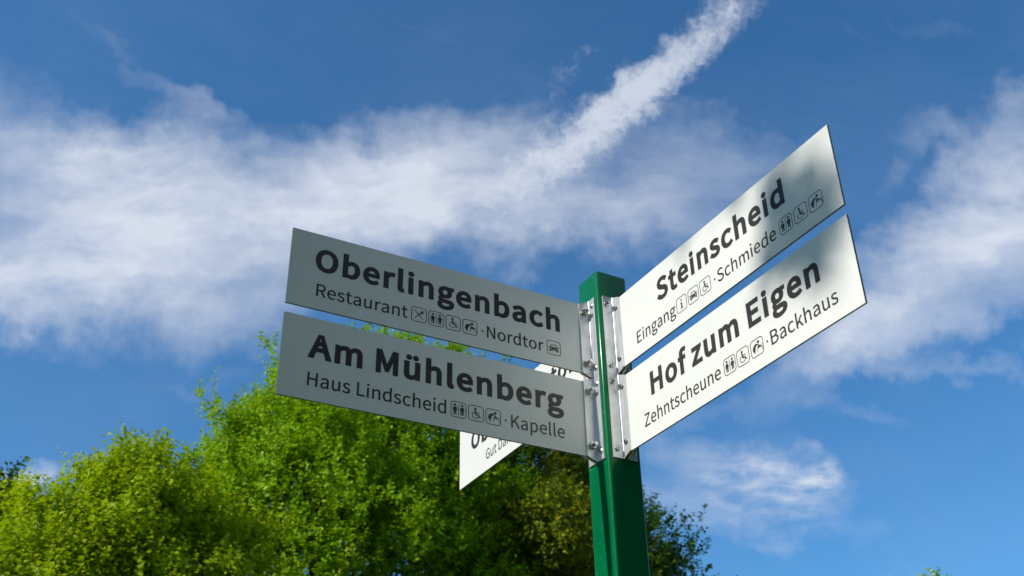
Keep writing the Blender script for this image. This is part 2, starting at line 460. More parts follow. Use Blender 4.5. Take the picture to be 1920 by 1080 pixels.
# ---- lettering: outlines of a plain humanist sans, one entry per character: advance, closed bezier outlines
GLYPHS = {' ':[78],
'A':[213,[[61,171,3,0,25,0,46,0,68,0,85,52,101,105,118,157,180,157,243,157,305,157,322,105,338,52,354,0,377,0,400,0,423,0,365,171,307,342,249,513,225,513,201,513,176,513,119,342],[186,208,134,208,142,234,151,261,159,287,177,345,194,401,210,461,211,461,212,461,213,461,230,401,246,345,265,287,273,261,281,234,289,208,237,208]]],
'B':[230,[[71,171,71,0,125,0,180,0,234,0,349,0,429,50,429,151,429,221,385,261,324,273,324,274,324,275,324,277,373,292,399,337,399,388,399,478,326,513,223,513,172,513,121,513,71,513,71,342],[161,296,135,296,135,351,135,407,135,462,162,462,188,462,214,462,295,462,335,440,335,380,335,327,300,296,211,296,186,296],[165,52,135,52,135,116,135,181,135,245,165,245,195,245,225,245,315,245,365,216,365,153,365,83,313,52,225,52,195,52]]],
'D':[241,[[71,171,71,0,114,0,158,0,202,0,356,0,440,96,440,258,440,422,356,513,199,513,156,513,113,513,71,513,71,342],[155,53,135,53,135,189,135,325,135,461,155,461,174,461,193,461,314,461,374,389,374,258,374,129,314,53,193,53,174,53]]],
'E':[206,[[71,171,71,0,172,0,273,0,374,0,374,18,374,37,374,55,294,55,215,55,135,55,135,118,135,180,135,242,200,242,265,242,330,242,330,261,330,279,330,298,265,298,200,298,135,298,135,351,135,405,135,459,212,459,289,459,366,459,366,477,366,495,366,513,268,513,169,513,71,513,71,342]]],
'G':[241,[[137,-9,272,-9,341,-9,398,16,431,50,431,122,431,194,431,266,374,266,318,266,262,266,262,248,262,230,262,212,298,212,335,212,371,212,371,167,371,123,371,78,351,59,315,48,279,48,169,48,107,129,107,258,107,387,174,466,278,466,329,466,363,444,389,417,400,431,412,445,424,459,394,490,347,522,276,522,140,522,41,422,41,256,41,90]]],
'H':[255,[[71,171,71,0,92,0,114,0,135,0,135,81,135,162,135,242,215,242,295,242,375,242,375,162,375,81,375,0,396,0,418,0,440,0,440,171,440,342,440,513,418,513,396,513,375,513,375,442,375,370,375,298,295,298,215,298,135,298,135,370,135,442,135,513,114,513,92,513,71,513,71,342]]],
'K':[226,[[71,171,71,0,92,0,114,0,135,0,135,54,135,108,135,162,165,197,194,232,223,268,275,178,326,89,377,0,401,0,426,0,450,0,388,106,326,212,264,319,318,384,371,448,425,513,401,513,376,513,352,513,280,427,208,342,137,256,136,256,136,256,135,256,135,342,135,427,135,513,114,513,92,513,71,513,71,342]]],
'L':[190,[[71,171,71,0,167,0,264,0,360,0,360,18,360,37,360,55,285,55,210,55,135,55,135,208,135,361,135,513,114,513,92,513,71,513,71,342]]],
'M':[284,[[71,171,71,0,90,0,109,0,129,0,129,95,129,190,129,284,129,328,125,391,120,436,121,436,122,436,123,436,137,397,151,358,165,319,197,230,229,141,262,52,276,52,291,52,305,52,338,141,370,230,402,319,416,358,430,397,443,436,444,436,445,436,446,436,443,391,438,328,438,284,438,190,438,95,438,0,458,0,478,0,498,0,498,171,498,342,498,513,472,513,446,513,420,513,387,422,355,330,322,239,310,204,300,167,286,132,285,132,285,132,284,132,271,167,260,204,246,239,214,330,181,422,148,513,123,513,97,513,71,513,71,342]]],
'N':[253,[[71,171,71,0,91,0,111,0,132,0,132,90,132,180,132,270,132,324,127,378,124,430,125,430,126,430,127,430,145,395,164,359,182,324,244,216,307,108,369,0,391,0,413,0,436,0,436,171,436,342,436,513,415,513,394,513,374,513,374,424,374,335,374,246,374,193,379,135,383,84,382,84,381,84,380,84,361,119,343,155,324,190,262,298,199,405,137,513,115,513,93,513,71,513,71,342]]],
'O':[260,[[131,-9,260,-9,389,-9,479,94,479,258,479,423,389,522,260,522,131,522,41,423,41,258,41,94],[352,48,260,48,167,48,107,130,107,258,107,387,167,466,260,466,352,466,412,387,412,258,412,130]]],
'R':[222,[[164,270,135,270,135,333,135,397,135,461,164,461,193,461,221,461,302,461,346,437,346,370,346,303,302,270,221,270,193,270],[311,73,352,0,377,0,401,0,425,0,382,75,338,150,295,225,364,242,410,289,410,370,410,476,335,513,231,513,178,513,124,513,71,513,71,342,71,171,71,0,92,0,114,0,135,0,135,73,135,145,135,218,166,218,197,218,228,218,269,145]]],
'S':[209,[[140,-9,213,-9,320,-9,387,55,387,137,387,213,341,248,282,274,257,284,233,295,209,305,169,322,123,341,123,391,123,437,161,466,219,466,267,466,305,447,336,418,347,432,359,446,370,459,334,496,280,522,219,522,126,522,57,466,57,387,57,312,114,275,162,255,186,244,211,233,235,223,284,201,321,184,321,131,321,81,282,48,214,48,160,48,109,73,72,111,59,96,46,81,34,67,78,20]]],
'Z':[211,[[35,13,35,0,153,0,271,0,389,0,389,18,389,37,389,55,298,55,206,55,115,55,205,195,296,335,386,475,386,488,386,500,386,513,277,513,168,513,60,513,60,495,60,477,60,459,142,459,224,459,306,459,216,319,125,179,35,39,35,26]]],
'a':[197,[[88,-9,152,-9,199,-9,242,15,278,46,279,46,279,46,280,46,282,30,284,15,286,0,303,0,321,0,338,0,338,78,338,156,338,234,338,328,300,390,207,390,145,390,92,363,57,340,66,326,74,311,82,296,112,317,152,337,196,337,258,337,275,290,275,241,113,223,41,181,41,99,41,30],[207,43,170,43,132,43,103,60,103,103,103,152,146,183,275,198,275,163,275,128,275,92,237,60]]],
'b':[216,[[197,-9,232,-9,319,-9,397,66,397,196,397,314,344,390,246,390,203,390,161,366,126,337,127,359,128,382,129,405,129,456,129,507,129,557,107,557,86,557,64,557,64,372,64,186,64,0,81,0,99,0,116,0,117,13,119,26,121,39,122,39,123,39,124,39,157,9],[284,45,221,45,196,45,162,55,129,84,129,151,129,218,129,284,165,318,198,336,230,336,303,336,331,280,331,195,331,102]]],
'c':[179,[[113,-9,214,-9,260,-9,303,9,338,39,328,53,319,67,310,82,286,61,255,44,220,44,150,44,102,102,102,190,102,277,153,336,222,336,251,336,276,323,298,303,308,317,319,331,330,345,303,369,269,390,219,390,121,390,36,317,36,190,36,64]]],
'd':[217,[[99,-9,194,-9,239,-9,280,15,310,45,310,45,311,45,312,45,313,30,315,15,317,0,335,0,352,0,370,0,370,186,370,372,370,557,348,557,327,557,305,557,305,509,305,460,305,411,306,389,308,368,309,346,275,373,246,390,202,390,115,390,37,313,37,190,37,63],[243,45,208,45,141,45,103,99,103,190,103,277,152,336,213,336,244,336,274,325,305,296,305,230,305,163,305,97,274,62]]],
'e':[194,[[117,-9,218,-9,270,-9,310,8,343,29,336,44,328,58,321,72,292,53,263,42,225,42,153,42,104,94,99,175,185,175,270,175,356,175,357,185,359,197,359,211,359,320,304,390,207,390,120,390,36,314,36,190,36,64],[167,221,99,221,106,296,154,339,208,339,268,339,303,298,303,221,235,221]]],
'f':[114,[[23,345,23,328,40,328,58,328,75,328,75,219,75,109,75,0,96,0,117,0,139,0,139,109,139,219,139,328,165,328,192,328,219,328,219,346,219,363,219,380,192,380,165,380,139,380,139,400,139,420,139,440,139,489,156,515,193,515,206,515,221,512,235,505,240,521,245,538,249,555,232,562,209,567,186,567,110,567,75,518,75,441,75,421,75,401,75,380,58,379,40,378,23,377,23,361]]],
'g':[197,[[100,-175,193,-175,310,-175,385,-114,385,-43,385,20,340,47,253,47,228,47,203,47,178,47,127,47,111,64,111,88,111,109,122,122,136,134,153,125,174,120,192,120,270,120,331,172,331,253,331,286,319,314,300,331,326,331,352,331,378,331,378,348,378,364,378,380,334,380,290,380,246,380,232,386,214,390,192,390,116,390,50,338,50,254,50,209,74,172,99,152,99,151,99,150,99,149,79,135,57,110,57,78,57,48,72,28,92,16,92,15,92,14,92,13,56,-9,36,-41,36,-74,36,-139],[236,164,192,164,148,164,111,199,111,254,111,310,148,343,192,343,237,343,273,310,273,254,273,199],[275,-131,202,-131,132,-131,92,-105,92,-64,92,-43,103,-20,130,0,147,-4,165,-6,179,-6,201,-6,223,-6,245,-6,296,-6,322,-18,322,-54,322,-93]]],
'h':[213,[[64,186,64,0,86,0,107,0,129,0,129,92,129,184,129,276,167,314,193,334,232,334,283,334,305,304,305,232,305,155,305,77,305,0,326,0,347,0,368,0,368,80,368,161,368,241,368,338,332,390,252,390,200,390,161,361,126,326,127,352,128,379,129,405,129,456,129,507,129,557,107,557,86,557,64,557,64,372]]],
'i':[96,[[64,127,64,0,86,0,107,0,129,0,129,127,129,254,129,380,107,380,86,380,64,380,64,254],[71,459,97,459,122,459,139,475,139,501,139,526,122,543,97,543,71,543,55,526,55,501,55,475]]],
'k':[193,[[64,186,64,0,85,0,106,0,127,0,127,33,127,67,127,100,151,128,175,156,199,183,236,122,273,61,310,0,333,0,356,0,380,0,332,76,284,151,236,227,278,278,320,329,363,380,339,380,315,380,291,380,238,313,184,247,130,180,129,180,128,180,127,180,127,306,127,432,127,557,106,557,85,557,64,557,64,372]]],
'l':[99,[[84,-9,132,-9,149,-9,160,-6,169,-4,166,13,163,29,160,46,153,44,150,44,146,44,137,44,129,52,129,71,129,233,129,395,129,557,107,557,86,557,64,557,64,397,64,236,64,76,64,22]]],
'm':[324,[[64,127,64,0,86,0,107,0,129,0,129,92,129,184,129,276,163,315,195,334,224,334,272,334,295,304,295,232,295,155,295,77,295,0,316,0,337,0,359,0,359,92,359,184,359,276,394,315,425,334,454,334,503,334,525,304,525,232,525,155,525,77,525,0,546,0,568,0,589,0,589,80,589,161,589,241,589,338,552,390,474,390,427,390,388,360,348,317,333,362,302,390,243,390,197,390,158,361,125,325,124,325,124,325,123,325,121,343,119,362,117,380,99,380,82,380,64,380,64,254]]],
'n':[214,[[64,127,64,0,86,0,107,0,129,0,129,92,129,184,129,276,167,314,193,334,232,334,283,334,305,304,305,232,305,155,305,77,305,0,326,0,347,0,368,0,368,80,368,161,368,241,368,338,332,390,252,390,200,390,160,361,125,325,124,325,124,325,123,325,121,343,119,362,117,380,99,380,82,380,64,380,64,254]]],
'o':[212,[[119,-9,212,-9,305,-9,388,64,388,190,388,317,305,390,212,390,119,390,36,317,36,190,36,64],[278,44,212,44,146,44,102,102,102,190,102,277,146,336,212,336,278,336,323,277,323,190,323,102]]],
'p':[217,[[64,20,64,-160,86,-160,107,-160,129,-160,129,-117,129,-74,129,-32,128,-9,127,13,127,35,161,6,197,-9,232,-9,319,-9,397,66,397,196,397,314,344,390,246,390,202,390,159,365,125,336,124,336,124,336,123,336,121,351,119,366,117,380,99,380,82,380,64,380,64,200],[284,45,221,45,196,45,162,55,129,84,129,151,129,218,129,284,165,318,198,336,230,336,303,336,331,280,331,195,331,102]]],
'r':[136,[[64,127,64,0,86,0,107,0,129,0,129,81,129,163,129,244,154,309,193,333,224,333,240,333,249,331,261,326,265,345,269,363,273,382,261,388,249,390,232,390,190,390,151,359,125,311,124,311,124,311,123,311,121,334,119,357,117,380,99,380,82,380,64,380,64,254]]],
's':[164,[[110,-9,164,-9,254,-9,302,42,302,104,302,176,242,198,186,219,144,235,104,249,104,285,104,315,127,340,175,340,209,340,235,326,261,307,271,320,282,333,292,347,263,370,221,390,174,390,91,390,43,342,43,282,43,217,101,192,154,172,196,157,241,139,241,100,241,67,216,41,166,41,120,41,87,59,53,86,43,72,33,58,22,43,58,13]]],
't':[132,[[103,-9,183,-9,207,-9,232,-2,254,5,250,21,246,37,242,53,229,48,212,43,198,43,154,43,139,69,139,116,139,187,139,257,139,328,174,328,208,328,243,328,243,346,243,363,243,380,208,380,174,380,139,380,139,416,139,452,139,487,122,487,104,487,86,487,84,452,81,416,79,380,59,379,39,378,19,377,19,361,19,345,19,328,38,328,57,328,76,328,76,258,76,188,76,118,76,41]]],
'u':[213,[[95,-9,176,-9,228,-9,265,18,301,60,302,60,303,60,303,60,305,40,306,20,308,0,326,0,344,0,361,0,361,127,361,254,361,380,340,380,319,380,298,380,298,290,298,201,298,111,261,66,234,46,195,46,144,46,123,76,123,147,123,225,123,303,123,380,102,380,80,380,59,380,59,300,59,220,59,139,59,42]]],
'z':[166,[[25,11,25,0,120,0,216,0,312,0,312,17,312,35,312,52,243,52,174,52,105,52,172,150,239,248,306,346,306,357,306,369,306,380,219,380,133,380,46,380,46,363,46,346,46,328,106,328,165,328,225,328,158,230,91,132,25,34,25,23]]],
'ü':[213,[[95,-9,176,-9,228,-9,265,18,301,60,302,60,303,60,303,60,305,40,306,20,308,0,326,0,344,0,361,0,361,127,361,254,361,380,340,380,319,380,298,380,298,290,298,201,298,111,261,66,234,46,195,46,144,46,123,76,123,147,123,225,123,303,123,380,102,380,80,380,59,380,59,300,59,220,59,139,59,42],[115,460,137,460,159,460,176,477,176,499,176,520,159,537,137,537,115,537,98,520,98,499,98,477],[265,460,287,460,310,460,326,477,326,499,326,520,310,537,287,537,265,537,249,520,249,499,249,477]]]}


def flatten(pts, seg=6):
    """bezier triples (handle, point, handle)* -> polygon"""
    n = len(pts) // 3
    out_ = []
    for i in range(n):
        p0, h0 = pts[3 * i + 1], pts[3 * i + 2]
        j = (i + 1) % n
        h1, p1 = pts[3 * j], pts[3 * j + 1]
        ch_ = p1 - p0
        L_ = max(np.hypot(*ch_), 1e-9)
        dev = max(abs(np.cross(ch_, h0 - p0)), abs(np.cross(ch_, h1 - p0))) / L_
        k_ = 1 if dev < 1e-3 else seg
        for q in range(k_):
            t_ = q / k_
            out_.append((1 - t_) ** 3 * p0 + 3 * (1 - t_) ** 2 * t_ * h0 + 3 * (1 - t_) * t_ * t_ * h1 + t_ ** 3 * p1)
    res = []
    for q in out_:
        if not res or np.hypot(*(q - res[-1])) > 1e-3:
            res.append(q)
    if np.hypot(*(res[0] - res[-1])) < 1e-3:
        res.pop()
    return np.array(res)


def unloop(P_):
    """cut away the small knots an offset leaves in sharp inner corners"""
    P_ = list(P_)
    changed = True
    while changed and len(P_) > 6:
        changed = False
        n = len(P_)
        for gap in range(2, min(24, n - 2)):
            for i in range(n):
                a_, b_ = P_[i], P_[(i + 1) % n]
                c_, d_ = P_[(i + gap) % n], P_[(i + gap + 1) % n]
                r_, s_ = b_ - a_, d_ - c_
                den = np.cross(r_, s_)
                if abs(den) < 1e-12:
                    continue
                t_ = np.cross(c_ - a_, s_) / den
                u_ = np.cross(c_ - a_, r_) / den
                if 0 <= t_ <= 1 and 0 <= u_ <= 1:
                    x_ = a_ + r_ * t_
                    drop = {(i + 1 + k_) % n for k_ in range(gap)}
                    new = []
                    for k_ in range(n):
                        if k_ in drop:
                            if k_ == (i + 1) % n:
                                new.append(x_)
                        else:
                            new.append(P_[k_])
                    P_ = new
                    changed = True
                    break
            if changed:
                break
    return np.array(P_)


GC = {}


def glyph(ch, d):
    """outlines of one character as polygons, swelled by d (in size units)"""
    if (ch, d) in GC:
        return GC[(ch, d)]
    g = GLYPHS[ch]
    res = []
    for sp in (g[1] if len(g) > 1 else []):
        pts = flatten(np.array(sp, float).reshape(-1, 2) / 2000.0)
        if d:
            e1 = pts - np.roll(pts, 1, 0)
            e1 /= np.hypot(e1[:, 0], e1[:, 1])[:, None]
            e2 = np.roll(e1, -1, 0)
            n1_ = np.stack([e1[:, 1], -e1[:, 0]], 1); n2_ = np.stack([e2[:, 1], -e2[:, 0]], 1)
            mm = n1_ + n2_
            L_ = np.maximum(np.hypot(mm[:, 0], mm[:, 1]), .2)[:, None]
            mm = mm / L_
            cs = np.maximum(np.sum(mm * n1_, 1), .5)[:, None]
            pts = unloop(pts + mm * d / cs)
            pts[:, 1] = (pts[:, 1] + d) * .257 / (.257 + 2 * d)
        res.append(pts)
    GC[(ch, d)] = res
    return res


def text_splines(s, size, bold):
    d = BOLD if bold else LIGHT
    x = 0.0
    out_ = []
    for ch in s:
        for pts in glyph(ch, d):
            q = pts.copy()
            q[:, 0] += x + d
            out_.append(q * size)
        x += GLYPHS[ch][0] / 1000 + (1.75 * d if ch != ' ' else -.0)
    return out_


BOLD, LIGHT = 0.0140, 0.0030


def curve_mesh(layers, name):
    """layers: list of lists of closed outlines (bezier triples or plain polygons) -> one flat mesh, layers stacked 0.04 mm apart"""
    allv, allf = [], []
    for li, outl in enumerate(layers):
        cu = bpy.data.curves.new('tmp', 'CURVE')
        cu.dimensions = '2D'
        cu.fill_mode = 'BOTH'
        cu.resolution_u = 5
        for kind, pts in outl:
            if kind == 'B':
                sp = cu.splines.new('BEZIER')
                n = len(pts) // 3
                sp.bezier_points.add(n - 1)
                for i in range(n):
                    bp = sp.bezier_points[i]
                    bp.handle_left_type = bp.handle_right_type = 'FREE'
                    bp.handle_left = (*pts[3 * i], 0); bp.co = (*pts[3 * i + 1], 0); bp.handle_right = (*pts[3 * i + 2], 0)
            else:
                sp = cu.splines.new('POLY')
                sp.points.add(len(pts) - 1)
                for i, q in enumerate(pts):
                    sp.points[i].co = (q[0], q[1], 0, 1)
            sp.use_cyclic_u = True
        ob = bpy.data.objects.new('tmp', cu)
        me = ob.to_mesh()
        base = len(allv)
        allv += [(v_.co.x, v_.co.y, 4e-5 * li) for v_ in me.vertices]
        allf += [tuple(base + i for i in (reversed(p_.vertices) if p_.normal.z < 0 else p_.vertices)) for p_ in me.polygons]
        ob.to_mesh_clear()
        bpy.data.objects.remove(ob)
        bpy.data.curves.remove(cu)
    return mesh(name, allv, allf)


# ---- pictograms, drawn in millimetres on a 32 x 32 field
def circ(x, y, r, n=20):
    return ('P', [(x + r * math.cos(2 * math.pi * i / n), y + r * math.sin(2 * math.pi * i / n)) for i in range(n)])


def poly(*p_):
    return ('P', list(p_))


def stroke(x0, y0, x1, y1, w0, w1=None):
    w1 = w0 if w1 is None else w1
    an = math.atan2(y1 - y0, x1 - x0)
    pts = []
    for i in range(7):
        q = an + math.pi / 2 + math.pi * i / 6
        pts.append((x0 + w0 / 2 * math.cos(q), y0 + w0 / 2 * math.sin(q)))
    for i in range(7):
        q = an - math.pi / 2 + math.pi * i / 6
        pts.append((x1 + w1 / 2 * math.cos(q), y1 + w1 / 2 * math.sin(q)))
    return ('P', pts)


def arc(cx, cy, r, w_, a0_, a1_, n=22):
    o_ = [(cx + (r + w_ / 2) * math.cos(R(a0_ + (a1_ - a0_) * i / n)), cy + (r + w_ / 2) * math.sin(R(a0_ + (a1_ - a0_) * i / n))) for i in range(n + 1)]
    i_ = [(cx + (r - w_ / 2) * math.cos(R(a1_ + (a0_ - a1_) * i / n)), cy + (r - w_ / 2) * math.sin(R(a1_ + (a0_ - a1_) * i / n))) for i in range(n + 1)]
    return ('P', o_ + i_)


def rrect(x0, y0, x1, y1, r, n=7):
    pts = []
    for (cx, cy, a0_) in ((x1 - r, y1 - r, 0), (x0 + r, y1 - r, 90), (x0 + r, y0 + r, 180), (x1 - r, y0 + r, 270)):
        for i in range(n):
            q = R(a0_ + 90 * i / (n - 1))
            pts.append((cx + r * math.cos(q), cy + r * math.sin(q)))
    return ('P', pts)


FRAME = [rrect(0, 0, 32, 32, 6.5), rrect(1.4, 1.4, 30.6, 30.6, 5.2)]


def person(x, wide):
    return [[circ(x, 25.0, 2.4)],
            [poly((x - 3.3, 21.2), (x + 3.3, 21.2), (x + 4.6 + wide, 14.6), (x + 3.4 + wide, 14.0), (x + 2.7, 17.4), (x + 3.0, 13.0), (x + 2.9, 5.6), (x + .7, 5.6),
                  (x + .35, 12.2), (x - .35, 12.2), (x - .7, 5.6), (x - 2.9, 5.6), (x - 3.0, 13.0), (x - 2.7, 17.4), (x - 3.4 - wide, 14.0), (x - 4.6 - wide, 14.6))]]


PICT = {
    'toilets': person(8.8, 0) + person(23.4, .3) + [[poly((15.5, 5.2), (16.7, 5.2), (16.7, 27.2), (15.5, 27.2))]],
    'wheelchair': [[circ(14.2, 24.9, 2.5)], [stroke(14.4, 20.8, 15.4, 14.2, 3.2, 3.4)], [stroke(15.0, 18.4, 22.4, 17.4, 1.6)], [stroke(15.6, 13.8, 21.2, 13.4, 2.6, 2.4)],
                   [stroke(21.2, 13.4, 23.8, 8.6, 2.3, 2.0)], [stroke(23.6, 8.4, 25.2, 8.9, 1.6)], [arc(14.6, 12.2, 6.3, 1.5, 118, 350)]],
    'changing': [[circ(20.4, 24.4, 2.8)], [poly((5.2, 14.2), (6.2, 18.2), (9.2, 21.4), (13.6, 23.4), (16.6, 22.8), (17.4, 20.8), (14.0, 18.4), (12.4, 16.0), (12.0, 12.2), (10.6, 11.0), (10.4, 6.8), (8.4, 6.6), (7.6, 10.6), (5.4, 10.8))],
                 [stroke(15.6, 21.4, 22.6, 17.2, 1.9, 1.5)], [stroke(17.2, 13.2, 29.0, 13.2, 1.0)], [stroke(17.4, 13.0, 16.8, 7.0, 1.0)], [stroke(28.6, 13.0, 29.4, 6.4, 1.2)],
                 [stroke(19.4, 15.6, 25.8, 15.2, 2.3, 1.9)], [stroke(21.0, 15.6, 19.0, 18.4, 1.0)], [stroke(25.6, 15.2, 28.0, 16.8, 1.1)], [circ(18.0, 15.4, 1.4, 12)]],
    'car': [[poly((6.2, 15.6), (7.6, 17.4), (10.0, 22.2), (11.6, 23.2), (20.4, 23.2), (22.0, 22.2), (24.4, 17.4), (25.8, 15.6), (26.2, 13.0), (26.2, 10.4), (25.6, 10.0), (25.6, 7.6), (24.8, 6.9), (22.8, 6.9), (22.2, 7.6), (22.2, 9.6),
                  (9.8, 9.6), (9.8, 7.6), (9.2, 6.9), (7.2, 6.9), (6.4, 7.6), (6.4, 10.0), (5.8, 10.4), (5.8, 13.0)),
             poly((9.7, 17.6), (11.4, 21.2), (12.2, 21.6), (19.8, 21.6), (20.6, 21.2), (22.3, 17.6)), circ(9.4, 13.4, 1.45, 14), circ(22.6, 13.4, 1.45, 14),
             poly((12.6, 12.0), (19.4, 12.0), (19.0, 11.0), (13.0, 11.0))],
            [stroke(3.9, 17.6, 6.6, 17.2, 1.3)], [stroke(28.1, 17.6, 25.4, 17.2, 1.3)]],
    'info': [[circ(16, 24.2, 2.1)], [poly((12.4, 18.9), (18.0, 18.9), (18.0, 8.6), (20.0, 8.6), (20.0, 6.8), (12.2, 6.8), (12.2, 8.6), (14.3, 8.6), (14.3, 17.1), (12.4, 17.1))]],
    'cutlery': [[stroke(6.8, 25.2, 16.0, 15.6, 1.2, 2.8)], [stroke(15.4, 16.0, 24.6, 7.0, 1.3, 1.3)], [stroke(8.2, 8.4, 19.0, 18.6, 1.5, 1.5)],
                [arc(21.6, 21.4, 2.3, 1.9, -205, 15, 12)], [stroke(20.2, 20.4, 21.6, 21.8, 2.6)], [stroke(22.0, 23.0, 25.0, 26.0, .9)], [stroke(23.0, 21.6, 26.4, 24.6, .9)], [stroke(20.6, 23.6, 23.0, 26.4, .9)]],
}
ICON = {k_: curve_mesh([FRAME] + v_, 'pictogram') for k_, v_ in PICT.items()}
for me in ICON.values():
    me.transform(Matrix.Scale(.001, 4))
    me.materials.append(M['ink'])


# ---- boards
def frame_of(kind):
    """origin at the board's left end as one reads it, unit vector along the reading direction, outward normal"""
    if kind == 'right':
        return loc(A0, TH, 0), Vector((1, 0, 0)), loc(0, 1, 0)
    if kind == 'left':
        return loc(TH, A0 + LEN, 0), Vector((0, 1, 0)), loc(1, 0, 0)
    return loc(-(A0 + LEN), TH, 0), Vector((1, 0, 0)), loc(0, 1, 0)


def board(kind, ztop, label, heading, sub):
    og, r_, n_ = frame_of(kind)
    u_ = Vector((0, 0, 1))
    # board core: box with its cut edges
    back = og - n_ * (2 * TH)
    bx0 = og + u_ * (ztop - H)
    e = .0004
    vs_ = []
    for nn in (0, 1):
        for (s_, t_) in ((0, 0), (LEN, 0), (LEN, H), (0, H)):
            vs_.append(bx0 + r_ * s_ + u_ * t_ - n_ * (nn * 2 * TH))
    fs_ = [(0, 1, 5, 4)[::-1], (1, 2, 6, 5)[::-1], (2, 3, 7, 6)[::-1], (3, 0, 4, 7)[::-1], (0, 1, 2, 3), (7, 6, 5, 4)]
    core = mesh('sign_board', vs_, fs_)
    for q in (M['edge'], M['board']):
        core.materials.append(q)
    core.polygons[4].material_index = 1
    core.polygons[5].material_index = 1
    ob = link('sign_board', core, None, post)
    ob['label'] = label
    face = Matrix.Identity(4)
    face.col[0][:3] = r_; face.col[1][:3] = u_; face.col[2][:3] = n_
    face.translation = og + u_ * ztop + n_ * 0.00025
    # heading(s)
    for (txt, s0, s1, v_, size) in heading:
        add_line(txt, s0, s1, v_, size, True, face, ob, "lettering")
    for it in sub:
        if it[0] == 't':
            add_line(it[1], it[2], it[3], 133.0, 101.5, False, face, ob, "lettering")
        elif it[0] == 'i':
            io = link('pictogram', ICON[it[1]], None, ob)
            io.matrix_local = face @ Matrix.Translation((it[2] / 1000, -.1356, 0))
        else:
            dm = curve_mesh([[circ(it[1] / 1000, -.121, .0021, 16)]], 'dot')
            do = link('separator_dot', dm, M['ink'], ob)
            do.matrix_local = face
    return ob


def add_line(txt, s0, s1, v_, size, bold, face, parent, name):
    """set one line of type between s0 and s1 (mm), each word a mesh"""
    words, x = [], 0.0
    d = BOLD if bold else LIGHT
    for wd in txt.split(' '):
        sp = [q + np.array((x * size / 1000, 0)) for q in text_splines(wd, size / 1000, bold)]
        words.append(sp)
        x += sum(GLYPHS[ch][0] / 1000 + 1.75 * d for ch in wd) + GLYPHS[' '][0] / 1000
    allp = np.concatenate([q for w_ in words for q in w_])
    x0, x1 = allp[:, 0].min(), allp[:, 0].max()
    sx = (s1 - s0) / 1000 / (x1 - x0)
    for sp in words:
        outl = []
        for q in sp:
            q = q.copy()
            q[:, 0] = (q[:, 0] - x0) * sx + s0 / 1000
            q[:, 1] -= v_ / 1000
            outl.append(('P', q))
        ln = link(name, curve_mesh([outl], name), M['ink'], parent)
        ln.matrix_local = face


HS = 189.0
board('left', Z_UP, 'upper left board reading Oberlingenbach, in shade, with restaurant and car pictograms',
      [('Oberlingenbach', 47.7, 568.5, 79.8, HS)],
      [('t', 'Restaurant', 54, 234, ), ('i', 'cutlery', 241), ('i', 'toilets', 277), ('i', 'wheelchair', 312.8), ('i', 'changing', 348.7), ('d', 391.3),
       ('t', 'Nordtor', 401.3, 528.3), ('i', 'car', 536)])
board('left', Z_LOW, 'lower left board reading Am Mühlenberg, in shade, in front of the treetops',
      [('Am Mühlenberg', 48.2, 568.9, 79.5, HS)],
      [('t', 'Haus Lindscheid', 51.8, 316.6), ('i', 'toilets', 325.5), ('i', 'wheelchair', 361.5), ('i', 'changing', 397.5), ('d', 439.7), ('t', 'Kapelle', 451.2, 568.5)])
board('right', Z_UP, 'upper right board reading Steinscheid with soft leaf shadows on its far end',
      [('Steinscheid', 141, 512.5, 79.0, HS)],
      [('t', 'Eingang', 64.6, 193), ('i', 'info', 196.6), ('i', 'car', 233), ('i', 'wheelchair', 269), ('d', 312.5), ('t', 'Schmiede', 320.6, 479.5),
       ('i', 'toilets', 489), ('i', 'wheelchair', 525.5), ('i', 'changing', 561.5)])
board('right', Z_LOW, 'lower right board reading Hof zum Eigen, bright in the sun',
      [('Hof zum Eigen', 94.3, 555.6, 79.0, HS)],
      [('t', 'Zehntscheune', 65.3, 295.7), ('i', 'toilets', 305), ('i', 'wheelchair', 340.5), ('i', 'changing', 377), ('d', 418.8), ('t', 'Backhaus', 427.8, 583.3)])
board('back', Z_BACK, 'sunlit board behind the left boards, mostly hidden, reading Gut Dahl in small letters',
      [('Ob', 65, 158, 80.5, HS), ('tor', 458, 562, 79.0, HS)],
      [('t', 'Gut Dahl', 144, 276)])

# ---- angle brackets, two per board, with their fixings
T3 = 0.003


def disc(n, r, h, top_r=None, seg=14):
    """short cylinder along +Z with softened rim"""
    top_r = r * .8 if top_r is None else top_r
    vs_ = []
    for (rr, zz) in ((r, 0), (r, h * .6), (top_r, h)):
        vs_ += [(rr * math.cos(2 * math.pi * i / seg), rr * math.sin(2 * math.pi * i / seg), zz) for i in range(seg)]
    fs_ = []
    for j in range(2):
        for i in range(seg):
            fs_.append((j * seg + i, j * seg + (i + 1) % seg, (j + 1) * seg + (i + 1) % seg, (j + 1) * seg + i))
    fs_.append(tuple(range(2 * seg, 3 * seg)))
    return vs_, fs_


def join_parts(parts, name, mats):
    vs_, fs_, mi = [], [], []
    for (v_, f_, k_) in parts:
        b = len(vs_)
        vs_ += v_
        fs_ += [tuple(b + i for i in q) for q in f_]
        mi += [k_] * len(f_)
    me = mesh(name, vs_, fs_)
    for q in mats:
        me.materials.append(q)
    me.polygons.foreach_set('material_index', mi)
    return me


def hexp(r, z0, z1):
    vs_ = [(r * math.cos(R(60 * i + 10)), r * math.sin(R(60 * i + 10)), z) for z in (z0, z1) for i in range(6)]
    fs_ = [(i, (i + 1) % 6, 6 + (i + 1) % 6, 6 + i) for i in range(6)] + [tuple(range(6, 12))]
    return vs_, fs_


def shift(vf, dz):
    return [(x_, y_, z_ + dz) for (x_, y_, z_) in vf[0]], vf[1]


